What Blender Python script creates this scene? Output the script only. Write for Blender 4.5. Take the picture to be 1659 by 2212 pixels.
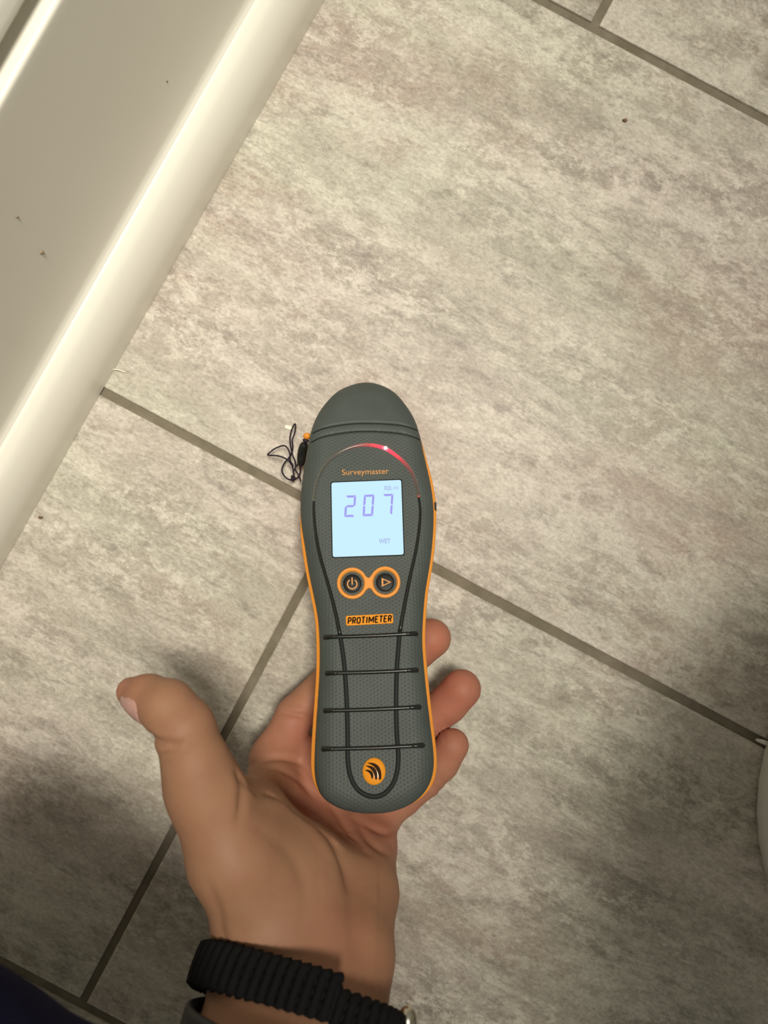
import bpy, bmesh, math, random
import numpy as np
from mathutils import Vector, Matrix

random.seed(4); np.random.seed(4)
for o in list(bpy.data.objects): bpy.data.objects.remove(o)
S = bpy.context.scene
COL = S.collection

# ------------------------------------------------------------------ camera
IW, IH, F = 1659.0, 2212.0, 1660.0          # frame and focal length in pixels
H = 0.43                                     # the phone is held 43 cm above the floor, looking straight down
cam_d = bpy.data.cameras.new('camera'); cam = bpy.data.objects.new('camera', cam_d); COL.objects.link(cam)
cam.location = (0, 0, H)
cam_d.sensor_fit = 'VERTICAL'; cam_d.sensor_height = 36.0; cam_d.lens = 36.0*F/IH
cam_d.clip_start = 0.005
cam_d.dof.use_dof = True; cam_d.dof.focus_distance = 0.385; cam_d.dof.aperture_fstop = 9.0
S.camera = cam

# ------------------------------------------------------------------ light
w = bpy.data.worlds.new('world'); S.world = w; w.use_nodes = True
bgn = w.node_tree.nodes['Background']; bgn.inputs[0].default_value = (1.0, 0.95, 0.84, 1); bgn.inputs[1].default_value = 0.245
def downlight(name, loc, target, radius, power, cone, blend, color):
    d = bpy.data.lights.new(name, 'SPOT'); d.energy = power; d.color = color; d.shadow_soft_size = radius
    d.spot_size = math.radians(cone); d.spot_blend = blend
    o = bpy.data.objects.new(name, d); COL.objects.link(o); o.location = loc
    o.rotation_euler = (Vector(target)-Vector(loc)).to_track_quat('-Z', 'Y').to_euler()
downlight('ceiling_downlight', (0.24, 0.24, 2.30), (-0.14, 0.14, 0), 0.27, 258.0, 28.5, 1.0, (1.0, 0.945, 0.83))
S.view_settings.view_transform = 'Standard'; S.view_settings.look = 'None'
S.view_settings.exposure = 0.0; S.view_settings.gamma = 1.0; S.view_settings.use_curve_mapping = False

# ------------------------------------------------------------------ helpers
def P(px, py, z):                            # a pixel of the photograph at height z above the floor
    k = (H-z)/F
    return np.array([(px-IW/2)*k, (IH/2-py)*k, z])
def tag(o, label=None, cat=None, group=None, kind=None):
    if label: o['label'] = label
    if cat: o['category'] = cat
    if group: o['group'] = group
    if kind: o['kind'] = kind
    return o
def empty(name, loc=(0, 0, 0), mat=None):
    o = bpy.data.objects.new(name, None); COL.objects.link(o); o.empty_display_size = 0.02
    if mat is not None: o.matrix_world = mat
    else: o.location = loc
    return o
def mesh(name, vs, fs, mat, parent=None, smooth=True):
    me = bpy.data.meshes.new(name)
    me.from_pydata([tuple(map(float, v)) for v in vs], [], [tuple(map(int, f)) for f in fs]); me.update()
    if smooth: me.polygons.foreach_set('use_smooth', [True]*len(me.polygons))
    if mat: me.materials.append(mat)
    return link(name, me, parent)
def link(name, me, parent=None):
    o = bpy.data.objects.new(name, me); COL.objects.link(o)
    if parent: o.parent = parent
    return o
def from_bm(name, bm, mat, parent=None, smooth=False):
    bmesh.ops.recalc_face_normals(bm, faces=bm.faces)
    me = bpy.data.meshes.new(name); bm.to_mesh(me); bm.free()
    if smooth: me.polygons.foreach_set('use_smooth', [True]*len(me.polygons))
    if mat: me.materials.append(mat)
    return link(name, me, parent)
def catmull(pts, n=8, closed=False):
    p = np.array(pts, float); out = []; N = len(p)
    for i in range(N if closed else N-1):
        p1, p2 = p[i], p[(i+1) % N]
        p0 = p[i-1] if (i > 0 or closed) else 2*p1-p2
        p3 = p[(i+2) % N] if (i+2 < N or closed) else 2*p2-p1
        for k in range(n):
            t = k/n
            out.append(0.5*(2*p1+(p2-p0)*t+(2*p0-5*p1+4*p2-p3)*t*t+(3*p1-p0-3*p2+p3)*t**3))
    if not closed: out.append(p[-1])
    return np.array(out)
def tube_geo(path, r, seg=10, closed=False, flat=None, up=None):
    p = np.array(path, float); n = len(p); r = np.broadcast_to(np.array(r, float), (n,))
    tan = np.gradient(p, axis=0) if not closed else np.roll(p, -1, 0)-np.roll(p, 1, 0)
    tan /= np.linalg.norm(tan, axis=1)[:, None]+1e-12
    ref = np.array(up if up is not None else (0, 0, 1.0)); vs = []; fs = []
    for i in range(n):
        a = np.cross(tan[i], ref)
        if np.linalg.norm(a) < 1e-4: a = np.cross(tan[i], (0, 1, 0.1))
        a /= np.linalg.norm(a); b = np.cross(a, tan[i])
        for k in range(seg):
            th = 2*math.pi*k/seg
            vs.append(p[i]+r[i]*(math.cos(th)*a+(flat or 1.0)*math.sin(th)*b))
    m = n if closed else n-1
    for i in range(m):
        for k in range(seg):
            j = (i+1) % n
            fs.append((i*seg+k, i*seg+(k+1) % seg, j*seg+(k+1) % seg, j*seg+k))
    if not closed:
        vs += [p[0]-tan[0]*r[0]*0.8, p[-1]+tan[-1]*r[-1]*0.8]; c0 = len(vs)-2
        for k in range(seg):
            fs.append((c0, (k+1) % seg, k)); fs.append((c0+1, (n-1)*seg+k, (n-1)*seg+(k+1) % seg))
    return vs, fs
def tube(name, path, r, mat, parent=None, seg=10, closed=False, flat=None, up=None):
    vs, fs = tube_geo(path, r, seg, closed, flat, up)
    return mesh(name, vs, fs, mat, parent)

# ---- materials
def mat(name, color, rough=0.5, spec=0.5, metal=0.0, emit=None, es=0.0, coat=0.0):
    m = bpy.data.materials.new(name); m.use_nodes = True
    b = m.node_tree.nodes['Principled BSDF']
    b.inputs['Base Color'].default_value = (*color, 1); b.inputs['Roughness'].default_value = rough
    b.inputs['Specular IOR Level'].default_value = spec; b.inputs['Metallic'].default_value = metal
    b.inputs['Coat Weight'].default_value = coat
    if emit: b.inputs['Emission Color'].default_value = (*emit, 1); b.inputs['Emission Strength'].default_value = es
    return m
class NT:
    def __init__(s, m): s.t = m.node_tree; s.n = s.t.nodes; s.b = s.n['Principled BSDF']
    def add(s, typ, **kw):
        n = s.n.new(typ)
        for k, v in kw.items(): setattr(n, k, v)
        return n
    def wire(s, a, b): s.t.links.new(a, b)
    def coords(s, scale=(1, 1, 1), rand=False, space='Object', rot=(0, 0, 0)):
        tc = s.add('ShaderNodeTexCoord'); mp = s.add('ShaderNodeMapping'); mp.inputs['Scale'].default_value = scale
        mp.inputs['Rotation'].default_value = rot
        src = tc.outputs[space]
        if rand:
            oi = s.add('ShaderNodeObjectInfo'); ml = s.add('ShaderNodeVectorMath', operation='MULTIPLY_ADD')
            cb = s.add('ShaderNodeCombineXYZ')
            for i in range(3): s.wire(oi.outputs['Random'], cb.inputs[i])
            ml.inputs[1].default_value = (7.3, 11.9, 5.1); s.wire(cb.outputs[0], ml.inputs[0]); s.wire(src, ml.inputs[2]); src = ml.outputs[0]
        s.wire(src, mp.inputs['Vector']); return mp.outputs[0]
    def noise(s, vec, scale, detail=4, rough=0.5, dist=0.0):
        n = s.add('ShaderNodeTexNoise'); n.inputs['Scale'].default_value = scale; n.inputs['Detail'].default_value = detail
        n.inputs['Roughness'].default_value = rough; n.inputs['Distortion'].default_value = dist
        s.wire(vec, n.inputs['Vector']); return n.outputs['Fac']
    def ramp(s, fac, stops):
        r = s.add('ShaderNodeValToRGB'); e = r.color_ramp.elements
        while len(e) < len(stops): e.new(0.5)
        for i, (p, c) in enumerate(stops):
            e[i].position = p; e[i].color = (*c, 1) if hasattr(c, '__len__') else (c, c, c, 1)
        s.wire(fac, r.inputs[0]); return r.outputs[0]
    def math(s, op, a, b):
        m = s.add('ShaderNodeMath', operation=op)
        for i, v in enumerate((a, b)):
            if hasattr(v, 'is_linked'): s.wire(v, m.inputs[i])
            else: m.inputs[i].default_value = v
        return m.outputs[0]
    def mix(s, fac, a, b, typ='MIX'):
        m = s.add('ShaderNodeMix', data_type='RGBA', blend_type=typ)
        for i, v in ((0, fac), (6, a), (7, b)):
            if hasattr(v, 'is_linked'): s.wire(v, m.inputs[i])
            else: m.inputs[i].default_value = v if i == 0 else (*v, 1)
        return m.outputs[2]
    def bump(s, h, strength, dist):
        b = s.add('ShaderNodeBump'); b.inputs['Strength'].default_value = strength; b.inputs['Distance'].default_value = dist
        s.wire(h, b.inputs['Height']); s.wire(b.outputs[0], s.b.inputs['Normal'])

def tile_material():
    m = mat('stone_tile', (0.45, 0.42, 0.36), 0.5, 0.35); N = NT(m)
    v = N.coords((1, 2.9, 1), True, rot=(0, 0, -0.06)); vi = N.coords((1, 1.55, 1), True, rot=(0, 0, 0.12))
    cloud = N.noise(v, 5.5, 7, 0.68, 0.3)
    base = N.ramp(cloud, [(0.34, (0.275, 0.250, 0.208)), (0.49, (0.385, 0.357, 0.30)), (0.63, (0.485, 0.456, 0.39))])
    brown = N.ramp(N.noise(vi, 7.0, 8, 0.72, 0.3), [(0.50, 0.0), (0.66, 0.8)])
    base = N.mix(brown, base, (0.345, 0.278, 0.228))
    mask = N.ramp(N.noise(v, 9.0, 6, 0.65, 0.2), [(0.36, 0.0), (0.60, 1.0)])
    fleck = N.ramp(N.noise(vi, 95.0, 9, 0.8, 0.1), [(0.48, 0.0), (0.57, 0.8)])
    base = N.mix(N.math('MULTIPLY', mask, fleck), base, (0.64, 0.605, 0.525))
    streak = N.ramp(N.noise(N.coords((1, 4.0, 1), True, rot=(0, 0, 0.05)), 15.0, 9, 0.78, 0.35), [(0.50, 0.0), (0.63, 0.75)])
    base = N.mix(streak, base, (0.60, 0.57, 0.495))
    dk = N.ramp(N.noise(v, 24.0, 9, 0.78, 0.25), [(0.53, 0.0), (0.66, 0.7)])
    base = N.mix(dk, base, (0.205, 0.185, 0.155))
    vein = N.noise(vi, 13.0, 8, 0.68, 0.3)
    vr = N.ramp(vein, [(0.455, 0.0), (0.492, 0.55), (0.508, 0.55), (0.545, 0.0)])
    vm = N.ramp(N.noise(v, 3.5, 2, 0.5), [(0.50, 0.0), (0.62, 1.0)])
    base = N.mix(N.math('MULTIPLY', vr, vm), base, (0.57, 0.545, 0.475))
    grain = N.noise(N.coords((1, 1.5, 1), True), 380.0, 5, 0.75)
    base = N.mix(0.36, base, N.ramp(grain, [(0.30, 0.12), (0.70, 0.85)]), 'OVERLAY')
    N.wire(base, N.b.inputs['Base Color'])
    hue = N.ramp(N.noise(v, 4.0, 4, 0.6, 0.6), [(0.36, (0.53, 0.498, 0.495)), (0.62, (0.503, 0.505, 0.475))])
    base = N.mix(0.9, base, hue, 'OVERLAY'); N.wire(base, N.b.inputs['Base Color'])
    N.bump(N.noise(vi, 130.0, 6, 0.65), 0.05, 0.001)
    return m
def grout_material():
    m = mat('grout', (0.23, 0.20, 0.145), 0.85, 0.2); N = NT(m)
    g = N.noise(N.coords(), 90.0, 5, 0.6)
    N.wire(N.ramp(g, [(0.3, (0.155, 0.135, 0.092)), (0.7, (0.225, 0.195, 0.143))]), N.b.inputs['Base Color'])
    N.bump(N.noise(N.coords(), 700.0, 4, 0.6), 0.4, 0.001)
    return m
def enamel_material():
    m = mat('cream_enamel', (0.83, 0.80, 0.70), 0.32, 0.4); N = NT(m)
    g = N.noise(N.coords(), 6.0, 3, 0.5)
    N.wire(N.ramp(g, [(0.3, (0.81, 0.78, 0.675)), (0.7, (0.85, 0.825, 0.725))]), N.b.inputs['Base Color'])
    return m
def rubber_material():
    m = mat('grey_rubber', (0.07, 0.08, 0.072), 0.55, 0.35); N = NT(m)
    co = N.coords(); kk = 2*math.pi/(0.00185*0.866); tot = None   # hexagonal grid of raised dots, none on the head
    for a in (0, 60, 120):
        d = N.add('ShaderNodeVectorMath', operation='DOT_PRODUCT'); N.wire(co, d.inputs[0])
        d.inputs[1].default_value = (kk*math.cos(math.radians(a)), kk*math.sin(math.radians(a)), 0)
        cs = N.math('COSINE', d.outputs['Value'], 0.0); tot = cs if tot is None else N.math('ADD', tot, cs)
    sx = N.add('ShaderNodeSeparateXYZ'); N.wire(co, sx.inputs[0])
    mr = N.add('ShaderNodeMapRange'); N.wire(sx.outputs['Y'], mr.inputs[0]); mr.inputs[1].default_value = -0.026; mr.inputs[2].default_value = -0.034
    hh = N.math('MULTIPLY', N.math('MAXIMUM', tot, 0.0), mr.outputs[0])
    N.bump(N.math('ADD', hh, N.math('MULTIPLY', N.noise(co, 900.0, 4, 0.6), 1.0)), 0.30, 0.00022)
    g = N.noise(N.coords(), 60.0, 5, 0.6)
    N.wire(N.ramp(g, [(0.3, (0.056, 0.067, 0.061)), (0.7, (0.068, 0.080, 0.072))]), N.b.inputs['Base Color'])
    return m
def skin_material():
    m = mat('skin', (0.4, 0.2, 0.12), 0.58, 0.3); N = NT(m)
    at = N.add('ShaderNodeVertexColor'); at.layer_name = 'pigment'
    c = N.mix(N.ramp(N.noise(N.coords(), 85.0, 5, 0.6), [(0.35, 0.0), (0.70, 0.45)]), at.outputs['Color'], (0.30, 0.130, 0.08))
    c = N.mix(N.ramp(N.noise(N.coords(), 40.0, 3, 0.5), [(0.45, 0.0), (0.72, 0.35)]), c, (0.37, 0.205, 0.112))
    N.wire(c, N.b.inputs['Base Color'])
    N.b.inputs['Subsurface Weight'].default_value = 0.18
    N.b.inputs['Subsurface Radius'].default_value = (1.0, 0.35, 0.2); N.b.inputs['Subsurface Scale'].default_value = 0.004
    vo = N.add('ShaderNodeTexVoronoi', feature='DISTANCE_TO_EDGE'); vo.inputs['Scale'].default_value = 700.0
    N.wire(N.coords((1, 0.6, 1)), vo.inputs['Vector'])
    hgt = N.math('ADD', N.math('MULTIPLY', vo.outputs['Distance'], 0.25), N.noise(N.coords(), 260.0, 5, 0.6))
    N.bump(hgt, 0.16, 0.001)
    return m
def cloth_material():
    m = mat('navy_cloth', (0.007, 0.007, 0.026), 0.9, 0.1); N = NT(m)
    N.bump(N.noise(N.coords((1, 1, 1)), 900.0, 3, 0.6), 0.5, 0.001)
    return m
M = dict(tile=tile_material(), grout=grout_material(), enamel=enamel_material(), rubber=rubber_material(), skin=skin_material(),
    cloth=cloth_material(),
    caulk=mat('white_caulk', (0.72, 0.70, 0.62), 0.6),
    ceramic=mat('white_ceramic', (0.74, 0.76, 0.70), 0.15, 0.5),
    orange=mat('orange_plastic', (0.78, 0.29, 0.035), 0.42, 0.4),
    orange_gloss=mat('orange_gloss', (0.80, 0.30, 0.02), 0.2, 0.3),
    orange_print=mat('orange_print', (0.66, 0.28, 0.06), 0.5),
    black=mat('black_gloss', (0.012, 0.013, 0.011), 0.22, 0.5),
    black_rubber=mat('black_rubber', (0.010, 0.010, 0.009), 0.5, 0.3),
    brown_print=mat('brown_print', (0.035, 0.018, 0.008), 0.75, 0.05),
    seam=mat('dark_seam', (0.012, 0.015, 0.013), 0.6, 0.2),
    screen=mat('backlit_screen', (0.05, 0.06, 0.07), 0.25, 0.3, emit=(0.53, 0.80, 1.0), es=1.0),
    segment=mat('lcd_segment', (0.05, 0.05, 0.1), 0.4, 0.2, emit=(0.30, 0.28, 0.78), es=1.0),
    segment_pale=mat('lcd_small_segment', (0.05, 0.05, 0.1), 0.4, 0.2, emit=(0.33, 0.42, 0.66), es=1.0),
    led=mat('red_led', (0.4, 0.02, 0.05), 0.3, 0.5, emit=(1.0, 0.35, 0.42), es=6.0),
    cord=mat('purple_black_cord', (0.020, 0.012, 0.022), 0.7, 0.3),
    paracord=mat('black_paracord', (0.006, 0.006, 0.006), 0.85, 0.15),
    band=mat('dark_grey_band', (0.035, 0.035, 0.036), 0.55, 0.3),
    metal=mat('brushed_metal', (0.60, 0.55, 0.45), 0.28, 0.5, metal=1.0),
    nail=mat('nail', (0.50, 0.285, 0.235), 0.35, 0.4),
    paper=mat('white_paper', (0.83, 0.80, 0.66), 0.7),
    speck=mat('dirt', (0.33, 0.26, 0.16), 0.8),
    crumb=mat('brown_crumb', (0.20, 0.12, 0.075), 0.8))
gl = mat('light_guide', (0.10, 0.10, 0.085), 0.18, 0.4); _n = NT(gl)
_a = _n.add('ShaderNodeVertexColor'); _a.layer_name = 'lit'
_n.wire(_a.outputs['Color'], _n.b.inputs['Emission Color']); _n.b.inputs['Emission Strength'].default_value = 1.0
_n.b.inputs['Transmission Weight'].default_value = 0.25
M['guide'] = gl

# ------------------------------------------------------------------ floor: grout bed and single tiles
ANG = math.radians(-28.0)
floor = mesh('floor', [(x, y, z) for z in (-0.02, -0.0016) for x, y in ((-1.3, -1.3), (1.3, -1.3), (1.3, 1.3), (-1.3, 1.3))],
    [(3, 2, 1, 0), (4, 5, 6, 7), (0, 1, 5, 4), (1, 2, 6, 5), (2, 3, 7, 6), (3, 0, 4, 7)], M['grout'], smooth=False)
tag(floor, kind='structure')
TL, TW, PL, PW = 0.6092, 0.3040, 0.6138, 0.3090
bm = bmesh.new(); bmesh.ops.create_cube(bm, size=1.0)
bmesh.ops.scale(bm, vec=(TL, TW, 0.009), verts=bm.verts); bmesh.ops.translate(bm, vec=(0, 0, -0.0045), verts=bm.verts)
bmesh.ops.bevel(bm, geom=[e for e in bm.edges if all(v.co.z > -0.001 for v in e.verts)], offset=0.0009, segments=2, profile=0.5, affect='EDGES')
tile_me = bpy.data.meshes.new('tile'); bm.to_mesh(tile_me); bm.free(); tile_me.materials.append(M['tile'])
P0 = P(734, 1118, 0); ud = np.array([math.cos(ANG), math.sin(ANG)]); vd = np.array([-math.sin(ANG), math.cos(ANG)])
tub_e = np.array([0.495, 0.869]); tub_n = np.array([0.869, -0.495]); tub_p = P(701, 0, 0)[:2]
for r in range(-4, 4):
    off = {1: -0.0035}.get(r, 0.0) + (PL/2 if r % 2 == 0 else 0.0)
    for c in range(-3, 3):
        ctr = P0[:2]+ud*(off+(c+0.5)*PL)+vd*((r+0.5)*PW)
        if np.abs(ctr).max() > 1.12 or (ctr-tub_p) @ tub_n < -0.36: continue
        t = link('tile', tile_me, floor)
        t.location = (ctr[0], ctr[1], random.uniform(-0.0003, 0.0)); t.rotation_euler = (0, 0, ANG+random.uniform(-0.0008, 0.0008))

# ------------------------------------------------------------------ bathtub on the left
def extrude_profile(name, prof, s0, s1, mt, parent, cap=True):
    n = len(prof); vs = []
    for s in (s0, s1):
        for q, z in prof: p = tub_p+tub_e*s+tub_n*q; vs.append((p[0], p[1], z))
    fs = [(i, i+1, n+i+1, n+i) for i in range(n-1)]
    if cap: fs += [tuple(range(n)), tuple(range(2*n-1, n-1, -1)), (n-1, 0, n, 2*n-1)]
    o = mesh(name, vs, fs, mt, parent)
    bmx = bmesh.new(); bmx.from_mesh(o.data); bmesh.ops.recalc_face_normals(bmx, faces=bmx.faces); bmx.to_mesh(o.data); bmx.free()
    for p in o.data.polygons: p.use_smooth = len(p.vertices) == 4
    o.data.set_sharp_from_angle(angle=math.radians(50))
    return o
tub = empty('bathtub', (*(tub_p-tub_n*0.36), 0)); tub_parts = []
S0, S1 = -1.0, 0.55
toe = [(0.0, 0.0)]+[tuple(p) for p in catmull([(0.0, 0.004), (-0.0010, 0.016), (-0.0040, 0.026), (-0.0085, 0.0335), (-0.0130, 0.0372), (-0.0158, 0.0386)], 5)]+[(-0.05, 0.0386), (-0.05, 0.0)]
tub_parts.append(extrude_profile('toe_skirt', toe, S0, S1, M['enamel'], None))
apron = [tuple(p) for p in catmull([(-0.0154, 0.0384), (-0.0172, 0.041), (-0.0182, 0.046), (-0.0192, 0.065), (-0.0195, 0.11), (-0.0195, 0.1505)], 5)]
apron += [tuple(p) for p in catmull([(-0.0195, 0.1540), (-0.0197, 0.1558), (-0.0206, 0.1567), (-0.0220, 0.1570)], 3)]
apron += [(-0.0400, 0.1570), (-0.0400, 0.1640), (-0.0245, 0.1648)]
apron += [tuple(p) for p in catmull([(-0.0240, 0.1655), (-0.0243, 0.1690), (-0.0262, 0.1750), (-0.0320, 0.1815), (-0.046, 0.188), (-0.058, 0.196), (-0.064, 0.215), (-0.064, 0.335)], 6)]
tub_parts.append(extrude_profile('apron', apron+[(-0.09, 0.335), (-0.09, 0.0384)], S0, S1, M['enamel'], None))
rim = [(-0.064, 0.335)]+[tuple(p) for p in catmull([(-0.050, 0.337), (-0.046, 0.352), (-0.052, 0.368), (-0.070, 0.374), (-0.11, 0.374), (-0.125, 0.368), (-0.132, 0.35)], 5)]+[(-0.10, 0.335)]
tub_parts.append(extrude_profile('rim', rim, S0, S1, M['enamel'], None))
basin = [tuple(p) for p in catmull([(-0.128, 0.362), (-0.14, 0.25), (-0.16, 0.12), (-0.22, 0.07), (-0.42, 0.065), (-0.56, 0.08), (-0.62, 0.14), (-0.64, 0.25), (-0.652, 0.374), (-0.72, 0.374)], 5)]
tub_parts.append(extrude_profile('basin', basin+[(-0.72, 0.02), (-0.10, 0.02)], S0, S1, M['enamel'], None))
for (px, py, r) in ((90, 545, 0.0011), (360, 175, 0.0007), (37, 468, 0.0007)):   # dirt specks on the apron
    ray = np.array([(px-IW/2)/F, (IH/2-py)/F, -1.0]); t = ((tub_p-tub_n*0.0194) @ tub_n)/(ray[:2] @ tub_n)
    p = np.array([0, 0, H])+ray*t
    b = bmesh.new(); bmesh.ops.create_icosphere(b, subdivisions=1, radius=r); bmesh.ops.scale(b, vec=(1, 1, 1.6), verts=b.verts)
    bmesh.ops.translate(b, vec=p, verts=b.verts); tub_parts.append(from_bm('dirt_speck', b, M['speck'], None, True))
bpy.context.view_layer.update()
for o in tub_parts: o.parent = tub; o.matrix_parent_inverse = tub.matrix_world.inverted()
tag(tub, 'cream white bathtub with rounded toe skirt and plain apron, left of the floor tiles', 'bathtub')

# ------------------------------------------------------------------ toilet at the right edge
def loft(name, rings, mt, parent, cap=True):
    n = len(rings[0]); vs = [v for r in rings for v in r]; fs = []
    for i in range(len(rings)-1):
        for k in range(n): fs.append((i*n+k, i*n+(k+1) % n, (i+1)*n+(k+1) % n, (i+1)*n+k))
    if cap: fs += [tuple(range(n-1, -1, -1)), tuple(range((len(rings)-1)*n, len(rings)*n))]
    return mesh(name, vs, fs, mt, parent)
toi_edge = P(1642, 1758, 0.008)
tcx, tcy = toi_edge[0]+0.128, toi_edge[1]
toilet = empty('toilet', (tcx, tcy, 0))
def egg(rx, rf, rb, z, cx=0.0):          # pointing to -x (the bowl front faces the tub)
    out = []
    for k in range(48):
        a = 2*math.pi*k/48; c, s = math.cos(a), math.sin(a)
        out.append((cx+(rb*c if c > 0 else rf*c), rx*s, z))
    return out
loft('pedestal', [egg(0.126, 0.126, 0.30, 0.0), egg(0.128, 0.128, 0.30, 0.004), egg(0.128, 0.128, 0.30, 0.022), egg(0.122, 0.121, 0.295, 0.034), egg(0.112, 0.108, 0.28, 0.06),
    egg(0.105, 0.10, 0.27, 0.14), egg(0.11, 0.105, 0.27, 0.20)], M['ceramic'], toilet)
loft('bowl', [egg(0.108, 0.104, 0.26, 0.19), egg(0.125, 0.12, 0.26, 0.24), egg(0.16, 0.15, 0.26, 0.30), egg(0.182, 0.175, 0.26, 0.36), egg(0.185, 0.18, 0.26, 0.385), egg(0.15, 0.145, 0.2, 0.388), egg(0.11, 0.10, 0.15, 0.33), egg(0.05, 0.05, 0.06, 0.26)], M['ceramic'], toilet)
loft('seat', [egg(0.188, 0.186, 0.2, 0.388), egg(0.192, 0.19, 0.2, 0.396), egg(0.186, 0.184, 0.195, 0.406), egg(0.13, 0.13, 0.14, 0.408), egg(0.125, 0.125, 0.135, 0.389)], M['ceramic'], toilet, cap=False)
tag(toilet, 'white ceramic toilet whose rounded foot shows at the right edge of the floor', 'toilet')
tube('caulk_bead', [P(1634, 1598, 0.0004), P(1650, 1603, 0.0008), P(1690, 1622, 0.0008)], [0.0008, 0.0014, 0.0016], M['caulk'], None, 8)
tag(COL.objects['caulk_bead'], 'short dab of white caulk in the grout joint near the toilet foot', 'caulk')

# ------------------------------------------------------------------ moisture meter
FACE, RV, RH = 0.030, 0.0065, 0.0095
Tt, Te = P(790, 818, 0.0285), P(806, 1759, 0.086)
Vv = (Te-Tt)/np.linalg.norm(Te-Tt)
Uu = np.array([math.cos(math.radians(1.7)), math.sin(math.radians(1.7)), 0.0]); Uu -= Vv*(Uu @ Vv); Uu /= np.linalg.norm(Uu)
Yy = -Vv; Nn = np.cross(Uu, Yy); Oo = Tt-FACE*Nn
MM = Matrix(((Uu[0], Yy[0], Nn[0], Oo[0]), (Uu[1], Yy[1], Nn[1], Oo[1]), (Uu[2], Yy[2], Nn[2], Oo[2]), (0, 0, 0, 1)))
def loc(px, py, h=FACE):                 # pixel -> meter's own x, y on the plane at height h over its back
    ray = np.array([(px-IW/2)/F, (IH/2-py)/F, -1.0]); C0 = np.array([0, 0, H])
    t = ((Oo+Nn*h-C0) @ Nn)/(ray @ Nn); x = C0+ray*t-Oo
    return np.array([x @ Uu, x @ Yy])
Lpx = [(790, 818), (771, 820.5), (756, 826), (727, 840), (698, 873), (682, 900), (671, 931), (666, 955), (659, 993), (652, 1041), (647, 1086), (647, 1131), (652, 1177), (661, 1237), (673, 1295), (681, 1340), (684, 1401), (683, 1461), (679, 1521), (675, 1581), (672, 1642), (674, 1678), (687, 1715), (714, 1738), (751, 1753), (806, 1759)]
Rpx = [(790, 818), (808, 820), (823, 825), (852, 841), (875, 869), (895, 900), (904, 923), (912, 950), (922, 993), (934, 1041), (941, 1086), (942, 1131), (938, 1192), (931, 1242), (924, 1285), (919, 1355), (919, 1401), (927, 1491), (934, 1551), (943, 1627), (943, 1666), (931, 1702), (901, 1732), (856, 1752), (806, 1759)]
gl_in = lambda y: np.interp(y, [1060, 1180, 1650, 1690, 1735], [0, 6, 7, 5, 0])
gr_in = lambda y: np.interp(y, [880, 960, 1060, 1240, 1700, 1756], [0, 2.5, 4.5, 6, 6, 0])
def outline(grey):
    oi = 0 if grey else 6.0
    l = [(x+(gl_in(y) if grey else oi*max(0, 1-gl_in(y)/5)), y) for x, y in Lpx]; r = [(x-(gr_in(y) if grey else oi*max(0, 1-gr_in(y)/4)), y) for x, y in Rpx]
    if not grey: l, r = ([(790+(x-790)*0.97, 930-(930-y)*0.86) if y < 930 else (x, y) for x, y in e] for e in (l, r))
    if not grey: l[-1] = r[-1] = (806, 1755)
    h = 0.0255 if grey else 0.0195
    ring = [loc(x, y, h) for x, y in l]+[loc(x, y, h) for x, y in r[-2:0:-1]]
    c_ = catmull(ring, 14, True); sg = np.linalg.norm(np.roll(c_, -1, 0)-c_, axis=1); cu_ = np.concatenate([[0], np.cumsum(sg)]); cl_ = np.vstack([c_, c_[:1]])
    ss = np.linspace(0, cu_[-1], 900, endpoint=False); c_ = np.stack([np.interp(ss, cu_, cl_[:, 0]), np.interp(ss, cu_, cl_[:, 1])], 1)
    for _ in range(60): c_ = 0.5*c_+0.25*(np.roll(c_, 1, 0)+np.roll(c_, -1, 0))
    return c_, len(l)
def split(ring):
    i1 = ring[:, 1].argmin(); i0 = ring[:, 1].argmax()
    ring = np.roll(ring, -i0, 0); i1 = ring[:, 1].argmin()
    a = ring[:i1+1]; b = np.vstack([ring[i1:], ring[:1]])
    return a[::-1], b                        # both run from tail (low y) to tip (high y)
def dist_to(pts, poly):
    out = np.empty(len(pts))
    for i in range(0, len(pts), 4000):
        q = pts[i:i+4000]; out[i:i+4000] = np.sqrt(((q[:, None, :]-poly[None])**2).sum(2)).min(1)
    return out
def dense(poly, n=4, closed=True):
    nx = np.roll(poly, -1, 0) if closed else poly[1:]
    base = poly if closed else poly[:-1]
    return np.vstack([base+(nx-base)*k/n for k in range(n)])
def grid_pts(ring, nt, ns):
    L, R = split(ring); y0, y1 = ring[:, 1].min(), ring[:, 1].max()
    t = np.linspace(0, 1, nt); t = 0.35*t+0.65*(1-np.cos(math.pi*t))/2; y = y0+(y1-y0)*t
    xl = np.interp(y, L[:, 1], L[:, 0]); xr = np.interp(y, R[:, 1], R[:, 0])
    xl[0] = xr[0] = ring[ring[:, 1].argmin(), 0]; xl[-1] = xr[-1] = ring[ring[:, 1].argmax(), 0]
    s = np.linspace(0, 1, ns); s = 0.5*s+0.5*(1-np.cos(math.pi*s))/2
    X = xl[:, None]+(xr-xl)[:, None]*s[None]; Y = np.repeat(y[:, None], ns, 1)
    return np.stack([X.ravel(), Y.ravel()], 1)
def grid_faces(nt, ns, base=0, flip=False):
    f = []
    for i in range(nt-1):
        for k in range(ns-1):
            a = base+i*ns+k; q = (a, a+1, a+ns+1, a+ns); f.append(q[::-1] if flip else q)
    return f
g_ring, _ = outline(True); o_ring, _ = outline(False)
g_dense = dense(g_ring, 2); o_dense = dense(o_ring, 2)
head_a = catmull([loc(x, y) for x, y in ((674, 931), (700, 924), (745, 916), (790, 913.5), (850, 916), (901, 923.5))], 30)
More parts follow.
